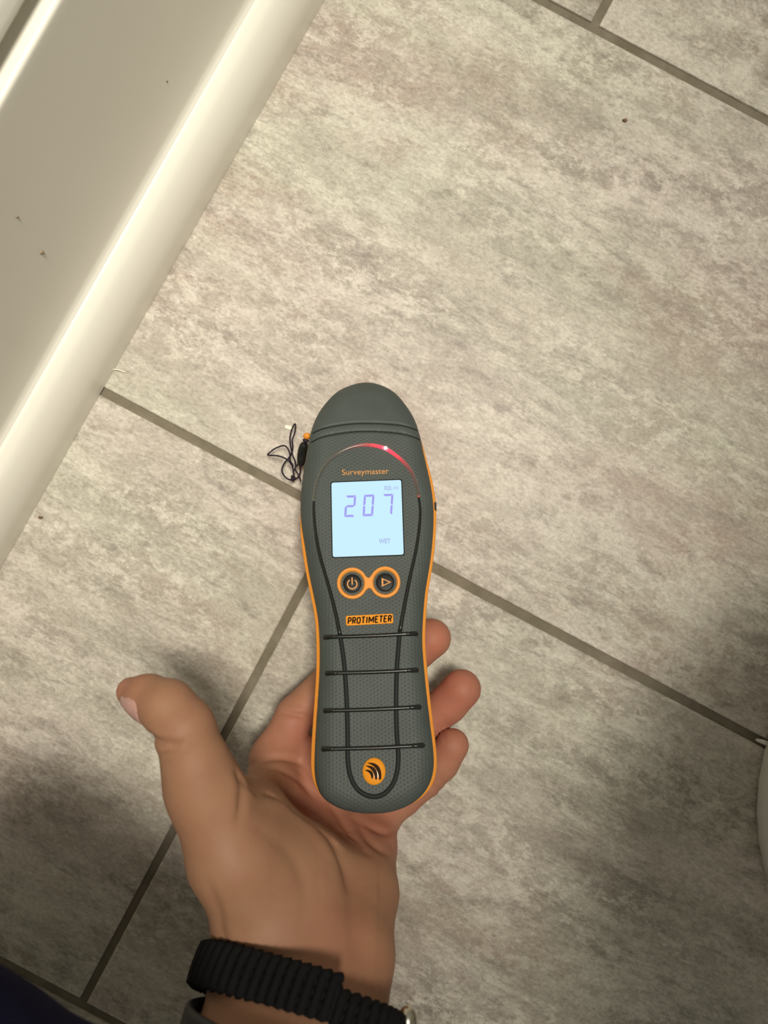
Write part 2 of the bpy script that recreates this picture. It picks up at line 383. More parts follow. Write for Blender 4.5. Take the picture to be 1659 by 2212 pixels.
head_b = catmull([loc(x, y) for x, y in ((671, 951), (700, 942), (745, 934), (790, 931), (850, 934), (907, 943.5))], 30)
def face_h(pts):                         # height of the front over the back plane
    d = dist_to(pts, g_dense); e = np.clip(1-d/RH, 0, 1)
    h = FACE-RV*(1-np.sqrt(np.clip(1-e*e, 0, 1)))
    yt = loc(790, 940)[1]; k = np.clip((pts[:, 1]-yt)/(g_ring[:, 1].max()-yt), 0, 1)
    return h-0.0032*k**2                   # the head bows down towards the tip
meter = empty('moisture_meter', mat=MM)
tag(meter, 'grey and orange handheld moisture meter with lit screen reading 207, lying in the open hand', 'moisture meter')
NTg, NSg = 430, 120
pts = grid_pts(g_ring, NTg, NSg); hz = face_h(pts)
for arc in (head_a, head_b): hz -= 0.0008*np.exp(-(dist_to(pts, arc)/0.0006)**2)
vs = [(p[0], p[1], h) for p, h in zip(pts, hz)]; fs = grid_faces(NTg, NSg)
nb = len(vs); ringv = [(p[0], p[1], FACE-RV-(0.0032*np.clip((p[1]-loc(790, 940)[1])/(g_ring[:, 1].max()-loc(790, 940)[1]), 0, 1)**2)) for p in g_ring]
vs += ringv+[(x, y, 0.014) for x, y, _ in ringv]; nr = len(ringv)
for k in range(nr): fs.append((nb+k, nb+(k+1) % nr, nb+nr+(k+1) % nr, nb+nr+k))
mesh('front_shell', vs, fs, M['rubber'], meter)
# orange back shell
nt2, ns2 = 200, 60
pts = grid_pts(o_ring, nt2, ns2); d = dist_to(pts, o_dense)
e = np.clip(1-d/0.013, 0, 1); ytip = o_ring[:, 1].max(); ytail = o_ring[:, 1].min()
tipk = np.clip(1-(ytip-pts[:, 1])/0.055, 0, 1); tailk = np.clip(1-(pts[:, 1]-ytail)/0.03, 0, 1)
bot = 0.006*tipk**1.2+0.004*tailk
zb = 0.0175-(0.0175-bot)*np.sqrt(np.clip(1-e*e, 0, 1))
vs = [(p[0], p[1], z) for p, z in zip(pts, zb)]; fs = grid_faces(nt2, ns2, 0, True)
nb = len(vs); lip = [(p[0], p[1]) for p in o_ring]; nr = len(lip); c = np.array(lip).mean(0)
for zz, sc in ((0.0175, 0), (0.0205, 0), (0.0212, 0.0004), (0.0212, 0.004)):
    for i, q in enumerate(lip):
        tg = np.array(lip[(i+1) % nr])-np.array(lip[i-1]); nn_ = np.array([-tg[1], tg[0]]); nn_ /= np.linalg.norm(nn_)+1e-9
        if nn_ @ (np.array([0.5*(c[0]+0), q[1]*0.9+c[1]*0.1])-np.array(q)) < 0: nn_ = -nn_
        vs.append((q[0]+nn_[0]*sc, q[1]+nn_[1]*sc, zz))
for j in range(3):
    for k in range(nr): fs.append((nb+j*nr+k, nb+j*nr+(k+1) % nr, nb+(j+1)*nr+(k+1) % nr, nb+(j+1)*nr+k))
mesh('rear_shell', vs, fs, M['orange'], meter)
print('METER min z', min((Oo+Uu*v[0]+Yy*v[1]+Nn*v[2])[2] for v in vs))
def on_face(px_path, n=6, lift=0.0, closed=False):
    p = catmull([loc(x, y) for x, y in px_path], n, closed)
    for _ in range(14): p[1:-1] = 0.5*p[1:-1]+0.25*(p[2:]+p[:-2])
    h = face_h(p)+lift
    return np.column_stack([p, h])
PX = 1/4.35e3                                # one pixel at the meter's distance, in metres
for arc in (head_a, head_b):
    tube('head_seam', np.column_stack([arc, face_h(arc)-0.0007]), 0.00042, M['seam'], meter, 6)
guide_px = [(678, 1082), (681, 1059), (688, 1032), (700, 1008), (720, 987), (741, 973), (765, 964), (789, 960.5), (813, 963), (833, 969), (852, 981), (870, 996), (886, 1014), (896, 1035), (902, 1056), (904.5, 1074)]
gp = on_face(guide_px, 8, -0.0001)
gm = tube('light_guide', gp, 0.00098, M['guide'], meter, 12, flat=0.9)
led = loc(833, 968.5); ca = gm.data.color_attributes.new('lit', 'FLOAT_COLOR', 'POINT'); arr = np.zeros((len(gm.data.vertices), 4)); arr[:, 3] = 1
co = np.array([v.co[:] for v in gm.data.vertices]); dd = np.sqrt(((co[:, :2]-led)**2).sum(1))
right = (co[:, 0] > led[0])
g1 = np.exp(-dd/np.where(right, 0.0055, 0.0042))*2.5+0.4*np.exp(-(dd/0.011)**2)
arr[:, 0] = g1; arr[:, 1] = g1*0.006+0.6*np.exp(-(dd/0.0011)**2); arr[:, 2] = g1*0.055+0.6*np.exp(-(dd/0.0011)**2)
endd = np.sqrt(((co[:, :2]-loc(904.5, 1073))**2).sum(1)); arr[:, 0] += 0.5*np.exp(-(endd/0.0006)**2)
ca.data.foreach_set('color', arr.astype(np.float32).ravel())
b = bmesh.new(); bmesh.ops.create_icosphere(b, subdivisions=2, radius=0.0009)
bmesh.ops.translate(b, vec=(led[0], led[1], FACE+0.0006), verts=b.verts); lo = from_bm('led', b, M['led'], meter, True); lo['label'] = 'glowing red light'
trim_r = [(904.5, 1075), (907, 1092), (908, 1110), (905, 1147), (898, 1192), (887, 1240), (876, 1295), (864, 1362)]
trim_l = [(678, 1083), (677.5, 1102), (679.5, 1130), (685.5, 1175), (697, 1222), (711, 1270), (724, 1320), (734, 1370)]
for pth in (trim_r, trim_l):
    q = on_face(pth, 8, 0.0); tube('trim_line', q, np.linspace(0.00062, 0.0010, len(q)), M['black'], meter, 10)
    q2 = np.column_stack([q[:, :2], q[:, 2]-0.0006]); tube('trim_channel', q2, np.linspace(0.0010, 0.0016, len(q)), M['seam'], meter, 8, flat=0.45)
loop = [(864, 1362), (859, 1416), (856, 1476), (855.5, 1536), (857.5, 1597), (861, 1636), (856, 1678), (842, 1704), (826, 1717), (808, 1721), (787, 1716), (769, 1702), (756, 1675), (751, 1642), (751, 1597), (750, 1545), (747, 1476), (741.5, 1416), (734, 1370)]
q = on_face(loop, 8, -0.0003); tube('grip_loop', q, 0.00125, M['seam'], meter, 10, flat=0.6)
for (x0, y0, x1, y1) in ((700, 1376, 901, 1368), (704, 1454, 902, 1447), (700, 1535, 908, 1527), (696, 1618, 915, 1610)):
    pp = [(x0+(x1-x0)*k/8, y0+(y1-y0)*k/8+1.5*math.sin(math.pi*k/8)) for k in range(9)]
    q = on_face(pp, 6, 0.0001); n = len(q); rr = np.full(n, 0.00098); ends = np.minimum(np.arange(n), n-1-np.arange(n))
    rr += 0.00022*np.exp(-(ends/4.0)**2)
    g = tube('grip_bar', q, rr, M['black'], meter, 12)
    for s_ in (0, 1):                        # the raised nub at each end
        k = 3 if s_ == 0 else n-4; a = q[max(k-3, 0):k+4].copy(); a[:, 2] += 0.00055
        tube('nub', a, [0.0004, 0.0006, 0.00068, 0.0007, 0.00068, 0.0006, 0.0004], M['black'], g, 8)
# ---- flat pieces on the face
def slab(name, poly, h0, h1, mt, parent, bevel=0.0):
    b = bmesh.new(); f = b.faces.new([b.verts.new((x, y, h0)) for x, y in poly])
    ex = bmesh.ops.extrude_face_region(b, geom=[f]); tv = [v for v in ex['geom'] if isinstance(v, bmesh.types.BMVert)]
    bmesh.ops.translate(b, vec=(0, 0, h1-h0), verts=tv)
    if bevel:
        te = [e for e in b.edges if all(abs(v.co.z-h1) < 1e-7 for v in e.verts)]
        bmesh.ops.bevel(b, geom=te, offset=bevel, segments=2, profile=0.5, affect='EDGES')
    return from_bm(name, b, mt, parent, False)
def rquad(corners, r, n=5):                  # rounded quad from four pixel corners
    c = [np.array(p, float) for p in corners]; out = []
    for i in range(4):
        a, b_, d_ = c[i-1], c[i], c[(i+1) % 4]
        p0 = b_+(a-b_)/np.linalg.norm(a-b_)*r; p2 = b_+(d_-b_)/np.linalg.norm(d_-b_)*r
        for k in range(n+1):
            t = k/n; out.append((1-t)**2*p0+2*t*(1-t)*b_+t*t*p2)
    return [loc(x, y) for x, y in out]
scr_c = [(716, 1043), (866.5, 1037), (872, 1198), (719, 1203.5)]
slab('screen_frame', rquad([(713.5, 1040.5), (869, 1034.5), (874.5, 1200.5), (716.5, 1206)], 6), FACE-0.001, FACE+0.0001, M['seam'], meter)
screen = slab('screen', rquad(scr_c, 5), FACE-0.001, FACE+0.00025, M['screen'], meter)
screen['label'] = 'lit pale blue display'
def lcd(name, polys, mt=None):
    b = bmesh.new()
    for poly in polys:
        vv = [b.verts.new((*loc(x, y), FACE+0.0003)) for x, y in poly]; f = b.faces.new(vv)
        ex = bmesh.ops.extrude_face_region(b, geom=[f]); bmesh.ops.translate(b, vec=(0, 0, 0.00005), verts=[v for v in ex['geom'] if isinstance(v, bmesh.types.BMVert)])
    return from_bm(name, b, mt or M['segment'], screen)
def seven(segs, x0, y0, wd, ht, th, slant, rise):
    A = lambda x, y: (x0+x*wd+(1-y)*slant-0, y0+y*ht-x*rise)
    tx, ty = th/wd, th/ht; g = 0.022; out = []
    if 'a' in segs: out.append([A(0.03, 0), A(0.97, 0), A(1-tx, ty), A(tx, ty)])
    if 'd' in segs: out.append([A(tx, 1-ty), A(1-tx, 1-ty), A(0.97, 1), A(0.03, 1)])
    if 'b' in segs: out.append([A(1, g), A(1, 0.5-g), A(1-tx*0.5, 0.5-g*0.3), A(1-tx, 0.5-ty*0.55), A(1-tx, ty+g*0.6)])
    if 'c' in segs: out.append([A(1, 0.5+g), A(1, 1-g), A(1-tx, 1-ty-g*0.6), A(1-tx, 0.5+ty*0.55), A(1-tx*0.5, 0.5+g*0.3)])
    if 'f' in segs: out.append([A(0, g), A(tx, ty+g*0.6), A(tx, 0.5-ty*0.55), A(tx*0.5, 0.5-g*0.3), A(0, 0.5-g)])
    if 'e' in segs: out.append([A(0, 0.5+g), A(tx*0.5, 0.5+g*0.3), A(tx, 0.5+ty*0.55), A(tx, 1-ty-g*0.6), A(0, 1-g)])
    if 'g' in segs: out.append([A(tx*0.6, 0.5), A(tx*1.1, 0.5-ty/2), A(1-tx*1.1, 0.5-ty/2), A(1-tx*0.6, 0.5), A(1-tx*1.1, 0.5+ty/2), A(tx*1.1, 0.5+ty/2)])
    return out
for segs, x0, y0 in (('abged', 743.5, 1071.0), ('abcdef', 783, 1069.3), ('abc', 824.0, 1067.8)):
    for poly in seven(segs, x0, y0, 22.8, 46.5, 4.6, 3.2, 0.8):
        lcd('segment', [poly])
def text(name, body, mt, parent, quad, h, bold=0.0, thick=0.00012, shear=0.0):
    cu = bpy.data.curves.new(name, 'FONT'); cu.body = body; cu.offset = bold; cu.shear = shear; cu.fill_mode = 'FRONT'; cu.resolution_u = 6
    tmp = bpy.data.objects.new('tmp', cu); COL.objects.link(tmp); dg = bpy.context.evaluated_depsgraph_get(); dg.update()
    me = bpy.data.meshes.new_from_object(tmp.evaluated_get(dg)); bpy.data.objects.remove(tmp)
    co = np.array([v.co[:] for v in me.vertices]); lo_, hi = co.min(0), co.max(0)
    q = [loc(*p) for p in quad]                # pixel corners: top left, top right, bottom right, bottom left
    for v in me.vertices:
        s = (v.co.x-lo_[0])/(hi[0]-lo_[0]); t = (v.co.y-lo_[1])/(hi[1]-lo_[1])
        p = (1-t)*((1-s)*q[3]+s*q[2])+t*((1-s)*q[0]+s*q[1]); v.co = (p[0], p[1], h)
    me.materials.clear(); me.materials.append(mt)
    b = bmesh.new(); b.from_mesh(me); bmesh.ops.remove_doubles(b, verts=b.verts, dist=1e-7)
    ex = bmesh.ops.extrude_face_region(b, geom=b.faces[:]); bmesh.ops.translate(b, vec=(0, 0, thick), verts=[v for v in ex['geom'] if isinstance(v, bmesh.types.BMVert)])
    bmesh.ops.recalc_face_normals(b, faces=b.faces); b.to_mesh(me); b.free()
    return link(name, me, parent)
text('mode_lettering', 'REL', M['segment_pale'], screen, [(830.5, 1050.3), (847.3, 1049.7), (847.6, 1058.7), (830.8, 1059.5)], FACE+0.0003, 0.012, 0.00005)
text('state_lettering', 'WET', M['segment_pale'], screen, [(818.2, 1164.5), (842.8, 1163.6), (843.2, 1173.6), (818.6, 1174.6)], FACE+0.0003, 0.02, 0.00005)
waves = [[(850, 1053.2), (852.4, 1053.1), (852.4, 1055.4), (850, 1055.5)]]
for k, R_ in enumerate((2.6, 3.9, 5.2)):
    cx_ = 853.6+2.4*k-1.5; a = [(cx_+R_*0.55*math.cos(t), 1054.1+R_*math.sin(t)) for t in np.linspace(-1.1, 1.1, 7)]
    waves.append(a+[(x-1.0, y) for x, y in a[::-1]])
lcd('signal_mark', waves, M['segment_pale'])
text('model_lettering', 'Surveymaster', M['orange_print'], meter, [(738.5, 1014.3), (839.5, 1011.3), (840, 1027), (739, 1030)], FACE+0.00002, 0.0, 0.00006)
# buttons
def ring_out(c, rx, ry, n=40): return [(c[0]+rx*math.cos(2*math.pi*k/n), c[1]+ry*math.sin(2*math.pi*k/n)) for k in range(n)]
cA, cB = (761, 1260.3), (831.8, 1258)
fig8 = []
a0 = 0.50
for k in range(33): t = a0+(2*math.pi-2*a0)*k/32; fig8.append((cA[0]+33*math.cos(t), cA[1]+34*math.sin(t)))
fig8 += [(796.3, 1248.5)]
for k in range(33): t = math.pi+a0+(2*math.pi-2*a0)*k/32; fig8.append((cB[0]+33*math.cos(t), cB[1]+34*math.sin(t)))
fig8 += [(796.8, 1271.0)]
fig8 = catmull(fig8, 2, True)
b = bmesh.new()                              # surround: raised lip around two bowls
def loop_v(px, h): return [b.verts.new((*loc(x, y), h)) for x, y in px]
def bridge(a, c_):
    for k in range(len(a)): b.faces.new((a[k], a[(k+1) % len(a)], c_[(k+1) % len(c_)], c_[k]))
rim0 = loop_v(fig8, FACE-0.0008); ctr8 = np.array([796.5, 1259.3])
rim1 = loop_v(fig8, FACE+0.0006); rim2px = []
for i in range(len(fig8)):
    tg = fig8[(i+1) % len(fig8)]-fig8[i-1]; nn_ = np.array([-tg[1], tg[0]])/np.linalg.norm(tg); rim2px.append(fig8[i]+nn_*1.6)
rim2 = loop_v(rim2px, FACE+0.0010); bridge(rim0, rim1); bridge(rim1, rim2)
holes = []
for cc in (cA, cB):
    l1 = loop_v(ring_out(cc, 27.5, 28), FACE+0.0010); l2 = loop_v(ring_out(cc, 25.5, 26), FACE+0.0002); l3 = loop_v(ring_out(cc, 20.5, 21), FACE-0.0012); l4 = loop_v(ring_out(cc, 17, 17.5), FACE-0.0014)
    bridge(l1, l2); bridge(l2, l3); bridge(l3, l4); holes.append(l1)
eds = []
for lp in (rim2, holes[0], holes[1]):
    for k in range(len(lp)):
        e_ = b.edges.get((lp[k], lp[(k+1) % len(lp)])) or b.edges.new((lp[k], lp[(k+1) % len(lp)])); eds.append(e_)
bmesh.ops.triangle_fill(b, use_beauty=True, use_dissolve=False, edges=eds)
sur = from_bm('button_surround', b, M['orange'], meter, True); sur.data.set_sharp_from_angle(angle=math.radians(35))
btn = []
for cc in (cA, cB):
    c = loc(*cc); R0 = 20.0*PX; rings = []
    for rr_, hh in ((1.0, -0.0014), (1.0, -0.0002), (0.93, 0.0003), (0.75, 0.0005), (0.4, 0.0006)):
        rings.append([(c[0]+R0*rr_*math.cos(2*math.pi*k/36), c[1]+R0*1.02*rr_*math.sin(2*math.pi*k/36), FACE+hh) for k in range(36)])
    btn.append(loft('button', rings, M['black_rubber'], meter))
def strip(pxp, wd, closed=False):            # flat symbol stroke following pixel points
    p = np.array(pxp, float); n = len(p)
    tan = (np.roll(p, -1, 0)-np.roll(p, 1, 0)) if closed else np.gradient(p, axis=0)
    nn_ = np.stack([-tan[:, 1], tan[:, 0]], 1); nn_ /= np.linalg.norm(nn_, axis=1)[:, None]
    return p+nn_*wd/2, p-nn_*wd/2
def stroke(name, pxp, wd, h, mt, parent, closed=False):
    a, c_ = strip(pxp, wd, closed); n = len(a); vs, fs = [], []
    for hh in (h, h+0.00008):
        vs += [(*loc(*p), hh) for p in a]+[(*loc(*p), hh) for p in c_]
    for k in range(n if closed else n-1):
        j = (k+1) % n
        for q4 in ((k, j, n+j, n+k), (2*n+k, 3*n+k, 3*n+j, 2*n+j), (k, 2*n+k, 2*n+j, j), (n+k, n+j, 3*n+j, 3*n+k)): fs.append(q4)
    if not closed: fs += [(0, n, 3*n, 2*n), (n-1, 3*n-1, 4*n-1, 2*n-1)]
    return vs, fs
HB = FACE+0.00056
v1, f1 = stroke('', [(cA[0]+10.2*math.cos(t), cA[1]+1.8+10.2*math.sin(t)) for t in np.linspace(-math.pi/2+0.55, 1.5*math.pi-0.55, 30)], 2.6, HB, None, None)
v2, f2 = stroke('', [(cA[0]-0.3, cA[1]-12.5), (cA[0]-0.2, cA[1]-4), (cA[0], cA[1]+3.2)], 2.8, HB, None, None)
mesh('power_symbol', v1+v2, f1+[tuple(i+len(v1) for i in f) for f in f2], M['orange_print'], btn[0], False)
def tri(s): return [(cB[0]+1.2+x*s, cB[1]+0.3+y*s) for x, y in ((-8.8, -9.5), (12.4, -0.5), (-8.2, 9.8))]
b = bmesh.new(); o3 = [b.verts.new((*loc(*p), HB+0.00008)) for p in tri(1.0)]; i3 = [b.verts.new((*loc(*p), HB+0.00008)) for p in tri(0.58)]
o4 = [b.verts.new((*loc(*p), HB-0.0002)) for p in tri(1.0)]; i4 = [b.verts.new((*loc(*p), HB-0.0002)) for p in tri(0.58)]
for k in range(3):
    j = (k+1) % 3; b.faces.new((o3[k], o3[j], i3[j], i3[k])); b.faces.new((o3[k], o4[k], o4[j], o3[j])); b.faces.new((i3[k], i3[j], i4[j], i4[k]))
from_bm('play_symbol', b, M['orange_print'], btn[1])
# badge
badge = slab('badge', rquad([(746.5, 1330.5), (849, 1325.5), (849.8, 1346.5), (747.5, 1352)], 4.5), FACE-0.0006, FACE+0.0005, M['orange_gloss'], meter, 0.00025)
badge['label'] = 'glossy orange name plate'
GL = {'P': [[(0.1, 1), (0.1, 0), (0.65, 0), (0.92, 0.12), (0.92, 0.42), (0.65, 0.54), (0.1, 0.54)]],
    'R': [[(0.1, 1), (0.1, 0), (0.65, 0), (0.92, 0.12), (0.92, 0.40), (0.65, 0.52), (0.1, 0.52)], [(0.5, 0.52), (0.95, 1)]],
    'O': [[(0.5, 0), (0.15, 0.12), (0.08, 0.5), (0.15, 0.88), (0.5, 1), (0.85, 0.88), (0.92, 0.5), (0.85, 0.12), (0.5, 0)]],
    'T': [[(0, 0), (1, 0)], [(0.5, 0), (0.5, 1)]], 'I': [[(0.5, 0), (0.5, 1)]],
    'M': [[(0.06, 1), (0.06, 0)], [(0.08, 0.02), (0.5, 0.80), (0.92, 0.02)], [(0.94, 0), (0.94, 1)]],
    'E': [[(0.92, 0), (0.12, 0), (0.12, 1), (0.92, 1)], [(0.12, 0.48), (0.8, 0.48)]]}
lv, lf = [], []; xk = 0.0; wid = {'M': 1.35, 'I': 0.42, 'T': 0.85, 'O': 1.0}; tot_w = sum(wid.get(ch, 0.86)+0.32 for ch in 'PROTIMETER')-0.32
def onb(x, y): a = np.array((751.6, 1335.0))*(1-x)+np.array((845.2, 1330.0))*x; d = np.array((752.2, 1348.0))*(1-x)+np.array((845.8, 1342.8))*x; return a*(1-y)+d*y+np.array((1.6*(0.5-y), 0))
for ch in 'PROTIMETER':
    w_ = wid.get(ch, 0.86)
    for ln in GL[ch]:
        fine = []
        for a, c_ in zip(ln[:-1], ln[1:]): fine += [np.array(a)+(np.array(c_)-np.array(a))*k/4 for k in range(4)]
        fine.append(np.array(ln[-1]))
        v_, f_ = stroke('', [onb((xk+p[0]*w_)/tot_w, p[1]) for p in fine], 3.0, FACE+0.00046, None, None)
        lf += [tuple(i_+len(lv) for i_ in f) for f in f_]; lv += v_
    xk += w_+0.32
mesh('lettering', lv, lf, M['brown_print'], badge, False)
# emblem: domed orange disc with three swooshes
c = loc(808, 1666); RX, RY = 24.5/4.67e3, 26.5/4.67e3*1.04; rings = []
dome = lambda q_: 0.0003+0.0011*math.sqrt(max(0, 1-q_*q_))
for q_ in (1.0, 0.97, 0.88, 0.72, 0.5, 0.25, 0.06):
    rings.append([(c[0]+RX*q_*math.cos(2*math.pi*k/40), c[1]+RY*q_*math.sin(2*math.pi*k/40), FACE+dome(q_)) for k in range(40)])
emb = loft('emblem', [[(x, y, FACE-0.0004) for x, y, _ in rings[0]]]+rings, M['orange_gloss'], meter)
emb['label'] = 'round domed orange emblem'
for (p0, pm, p1, wmax) in (((-0.55, 0.62), (0.62, 0.52), (0.50, -0.62), 0.20), ((-0.72, 0.42), (0.28, 0.28), (0.16, -0.60), 0.19), ((-0.80, 0.10), (-0.05, 0.05), (-0.18, -0.52), 0.16)):
    p0, pm, p1 = map(np.array, (p0, pm, p1)); n = 14; top, botm = [], []
    for k in range(n+1):
        t = k/n; pt = (1-t)**2*p0+2*t*(1-t)*pm+t*t*p1; tg = 2*(1-t)*(pm-p0)+2*t*(p1-pm); nn_ = np.array([-tg[1], tg[0]])/np.linalg.norm(tg)
        wd = 1.6*wmax*math.sin(math.pi*min(1, t*0.82+0.02))**0.9
        top.append(pt+nn_*wd*0.5); botm.append(pt-nn_*wd*0.5)
    vs = [(c[0]+RX*p[0], c[1]+RY*p[1], FACE+dome(min(1, np.linalg.norm(p)))+0.00005) for p in top+botm]
    mesh('swoosh', vs, [(k, k+1, n+2+k, n+1+k) for k in range(n)], M['brown_print'], emb)
# lug and socket on the sides
b = bmesh.new(); bmesh.ops.create_uvsphere(b, u_segments=16, v_segments=10, radius=0.0019); bmesh.ops.scale(b, vec=(1.1, 0.95, 1.2), verts=b.verts)
lg = loc(663, 941.5, 0.02); bmesh.ops.translate(b, vec=(lg[0], lg[1], 0.0195), verts=b.verts); from_bm('strap_lug', b, M['orange'], meter, True)
sk = loc(942, 1095, 0.02); b = bmesh.new(); bmesh.ops.create_cube(b, size=1); bmesh.ops.scale(b, vec=(0.0014, 0.005, 0.004), verts=b.verts)
bmesh.ops.bevel(b, geom=b.edges[:], offset=0.0004, segments=2, affect='EDGES'); bmesh.ops.translate(b, vec=(sk[0]-0.0006, sk[1], 0.0195), verts=b.verts)
from_bm('socket_cover', b, M['black_rubber'], meter)

# ------------------------------------------------------------------ wrist strap hanging from the lug
def CP(x, y, z): return P(560+x*0.12055, 880+y*0.12055, z)
strap = empty('wrist_strap', CP(760, 1040, 0.008))
tag(strap, 'thin black cord loop with black cord stopper, trailing left of the meter', 'strap')
def sp(name, path, r, m_, z, seg=8):
    zz = z if hasattr(z, '__len__') else [z]*len(path)
    q = catmull([CP(x, y, a) for (x, y), a in zip(path, zz)], 7)-np.array(strap.location)
    return tube(name, q, r, m_, strap, seg)
c1 = [(655, 1060), (640, 960), (600, 860), (565, 700), (552, 540), (585, 390), (635, 297), (652, 350), (632, 470), (592, 590), (602, 710), (580, 820), (530, 905), (450, 1000), (407, 1110), (430, 1200), (500, 1275), (590, 1303), (665, 1275), (718, 1215), (738, 1130), (725, 1030)]
sp('cord', c1, 0.00042, M['cord'], [0.0095+0.004*math.sin(k*0.9) for k in range(len(c1))])
c2 = [(585, 1030), (500, 935), (350, 872), (165, 855), (175, 820), (270, 745), (400, 690), (475, 698), (525, 765), (552, 850), (548, 930), (580, 1010), (602, 1100), (618, 1200), (602, 1290)]
sp('cord', c2, 0.00042, M['cord'], [0.012+0.003*math.sin(k*0.8+1) for k in range(len(c2))])
sp('cord', [(690, 1030), (640, 1095), (690, 1190), (722, 1245), (745, 1325)], 0.00042, M['cord'], 0.011)
sp('cord', [(625, 1130), (660, 1060), (700, 1010)], 0.00042, M['cord'], 0.012)
sp('knot', [(545, 975), (575, 1010), (605, 1050)], [0.0006]*7+[0.0010]+[0.0006]*7, M['cord'], 0.0115)
sp('knot', [(585, 1230), (608, 1270), (600, 1315)], [0.0007+0.0007*math.sin(math.pi*k/14) for k in range(15)], M['cord'], 0.0105)
sp('knot', [(790, 580), (835, 600), (880, 600)], [0.0006+0.0005*math.sin(math.pi*k/14) for k in range(15)], M['cord'], 0.0255)
sp('cord', [(820, 600), (815, 640), (815, 670)], 0.0005, M['cord'], [0.025, 0.024, 0.023])
bd = [(815, 648), (800, 690), (780, 760), (765, 850), (752, 950), (742, 1030)]
q = catmull([CP(x, y, z) for (x, y), z in zip(bd, (0.022, 0.021, 0.0195, 0.018, 0.017, 0.016))], 6)-np.array(strap.location); n = len(q)
tube('cord_stopper', q, [0.0012+0.0013*math.sin(math.pi*min(1, max(0.02, (k+1)/(n+1))))**0.55 for k in range(n)], M['black_rubber'], strap, 14)
# ------------------------------------------------------------------ litter on the floor
def scrap(name, poly, t, mt, label, cat):
    b = bmesh.new(); f = b.faces.new([b.verts.new(P(x, y, 0.0002)) for x, y in poly]); ex = bmesh.ops.extrude_face_region(b, geom=[f])
    tv = [v for v in ex['geom'] if isinstance(v, bmesh.types.BMVert)]
    for i, v in enumerate(tv): v.co.z += t*(1+0.6*math.sin(i*2.1))
    return tag(from_bm(name, b, mt), label, cat)
scrap('paper_scrap', [(616, 919), (620, 918), (628, 920), (636, 923), (634, 928), (627, 929), (619, 926.5), (616, 924)], 0.0006, M['paper'], 'tiny white paper scrap on the floor tile behind the cord loop', 'scrap')
scrap('crumb', [(83, 1118), (87, 1114.5), (92, 1116), (93, 1119.5), (88, 1121), (84, 1120)], 0.0009, M['crumb'], 'tiny dark crumb on the tile beside the bathtub toe', 'crumb')
scrap('crumb', [(1344, 259), (1350, 257.5), (1356, 260.5), (1352, 264), (1346, 262.5)], 0.0009, M['crumb'], 'tiny brown crumb on the tile in the upper right', 'crumb')
br = tube('bristle', catmull([P(241, 799, 0.0006), P(250, 798, 0.0012), P(261, 800.5, 0.0012), P(271, 804.5, 0.0005)], 5), 0.00035, M['paper'], None, 6)
tag(br, 'short white bristle on the floor against the bathtub toe', 'bristle')

# ------------------------------------------------------------------ hand: one continuous surface from a distance field
def cap(p, a, b_, ra, rb):
    ab = b_-a; t = np.clip(((p-a) @ ab)/(ab @ ab), 0, 1)
    return np.linalg.norm(p-a-t[:, None]*ab, axis=1)-(ra+(rb-ra)*t)
def smin(a, b_, k):
    h = np.maximum(k-np.abs(a-b_), 0)/k
    return np.minimum(a, b_)-h*h*k*0.25
mm = 0.001
def J(px, py, z, r): return (P(px, py, z*mm), r*mm)
palm_chains = [
    ([J(592, 1640, 33, 11), J(585, 1760, 52, 13), J(575, 1930, 90, 17), J(568, 2085, 113, 18)], 12),
    ([J(690, 1650, 29, 11), J(690, 1765, 41, 12), J(672, 1930, 84, 16), J(655, 2090, 113, 19)], 12),
    ([J(765, 1690, 31, 11), J(757, 1785, 44, 12), J(735, 1930, 82, 15.5), J(697, 2095, 113, 18.5)], 12),
    ([J(812, 1760, 37, 10.5), J(800, 1830, 52, 12.5), J(785, 1930, 80, 15.5), J(754, 2060, 108, 18), J(728, 2130, 116, 17.5)], 12),
    ([J(567, 2085, 114, 17.5), J(530, 2300, 146, 22), J(505, 2520, 175, 25), (np.array([-0.055, -0.42, 0.300]), 0.030)], 12),
    ([J(655, 2090, 113, 19), J(640, 2300, 146, 24), J(630, 2520, 175, 28), (np.array([-0.035, -0.42, 0.300]), 0.034)], 12),
    ([J(730, 2095, 114, 17), J(722, 2300, 146, 22), J(745, 2520, 175, 25), (np.array([-0.015, -0.42, 0.300]), 0.030)], 12),
    ([J(600, 2005, 108, 22), J(505, 1850, 117, 18.5), J(437, 1700, 121, 13.2)], 14),          # thenar
    ([J(655, 1990, 100, 20), J(640, 1880, 94, 20), J(565, 1790, 98, 15)], 16),
    ([J(470, 1730, 112, 9), J(545, 1730, 84, 9), J(590, 1710, 55, 9)], 16),                   # web of the thumb
]
finger_chains = [
    ([J(437, 1700, 121, 13.2), J(420, 1640, 124, 12.6), J(398, 1572, 126, 11.9), J(362, 1527, 124, 10.9), J(318, 1504, 119, 8.9), J(284, 1494, 115, 6.2)], 9),   # thumb
    ([J(592, 1640, 33, 11), J(638, 1545, 24, 10.2), J(722, 1458, 19, 9.0), J(790, 1412, 17, 8.4), J(838, 1385, 17, 7.6)], 8),          # index
    ([J(690, 1650, 29, 11), J(760, 1535, 20, 9.8), J(845, 1455, 19, 9.6), J(897, 1408, 22, 9.9), J(932, 1378.5, 25, 10.4)], 8),      # middle
    ([J(765, 1690, 31, 11), J(850, 1610, 26, 9.8), J(925, 1556, 28, 9.8), J(968, 1520, 31, 9.9), J(997, 1488, 34, 10.1)], 8),         # ring
    ([J(812, 1760, 37, 10.5), J(868, 1722, 34, 9.6), J(918, 1682, 35, 9.2), J(953, 1648, 38, 8.8), J(978, 1609, 41, 8.3)], 7),       # little
]
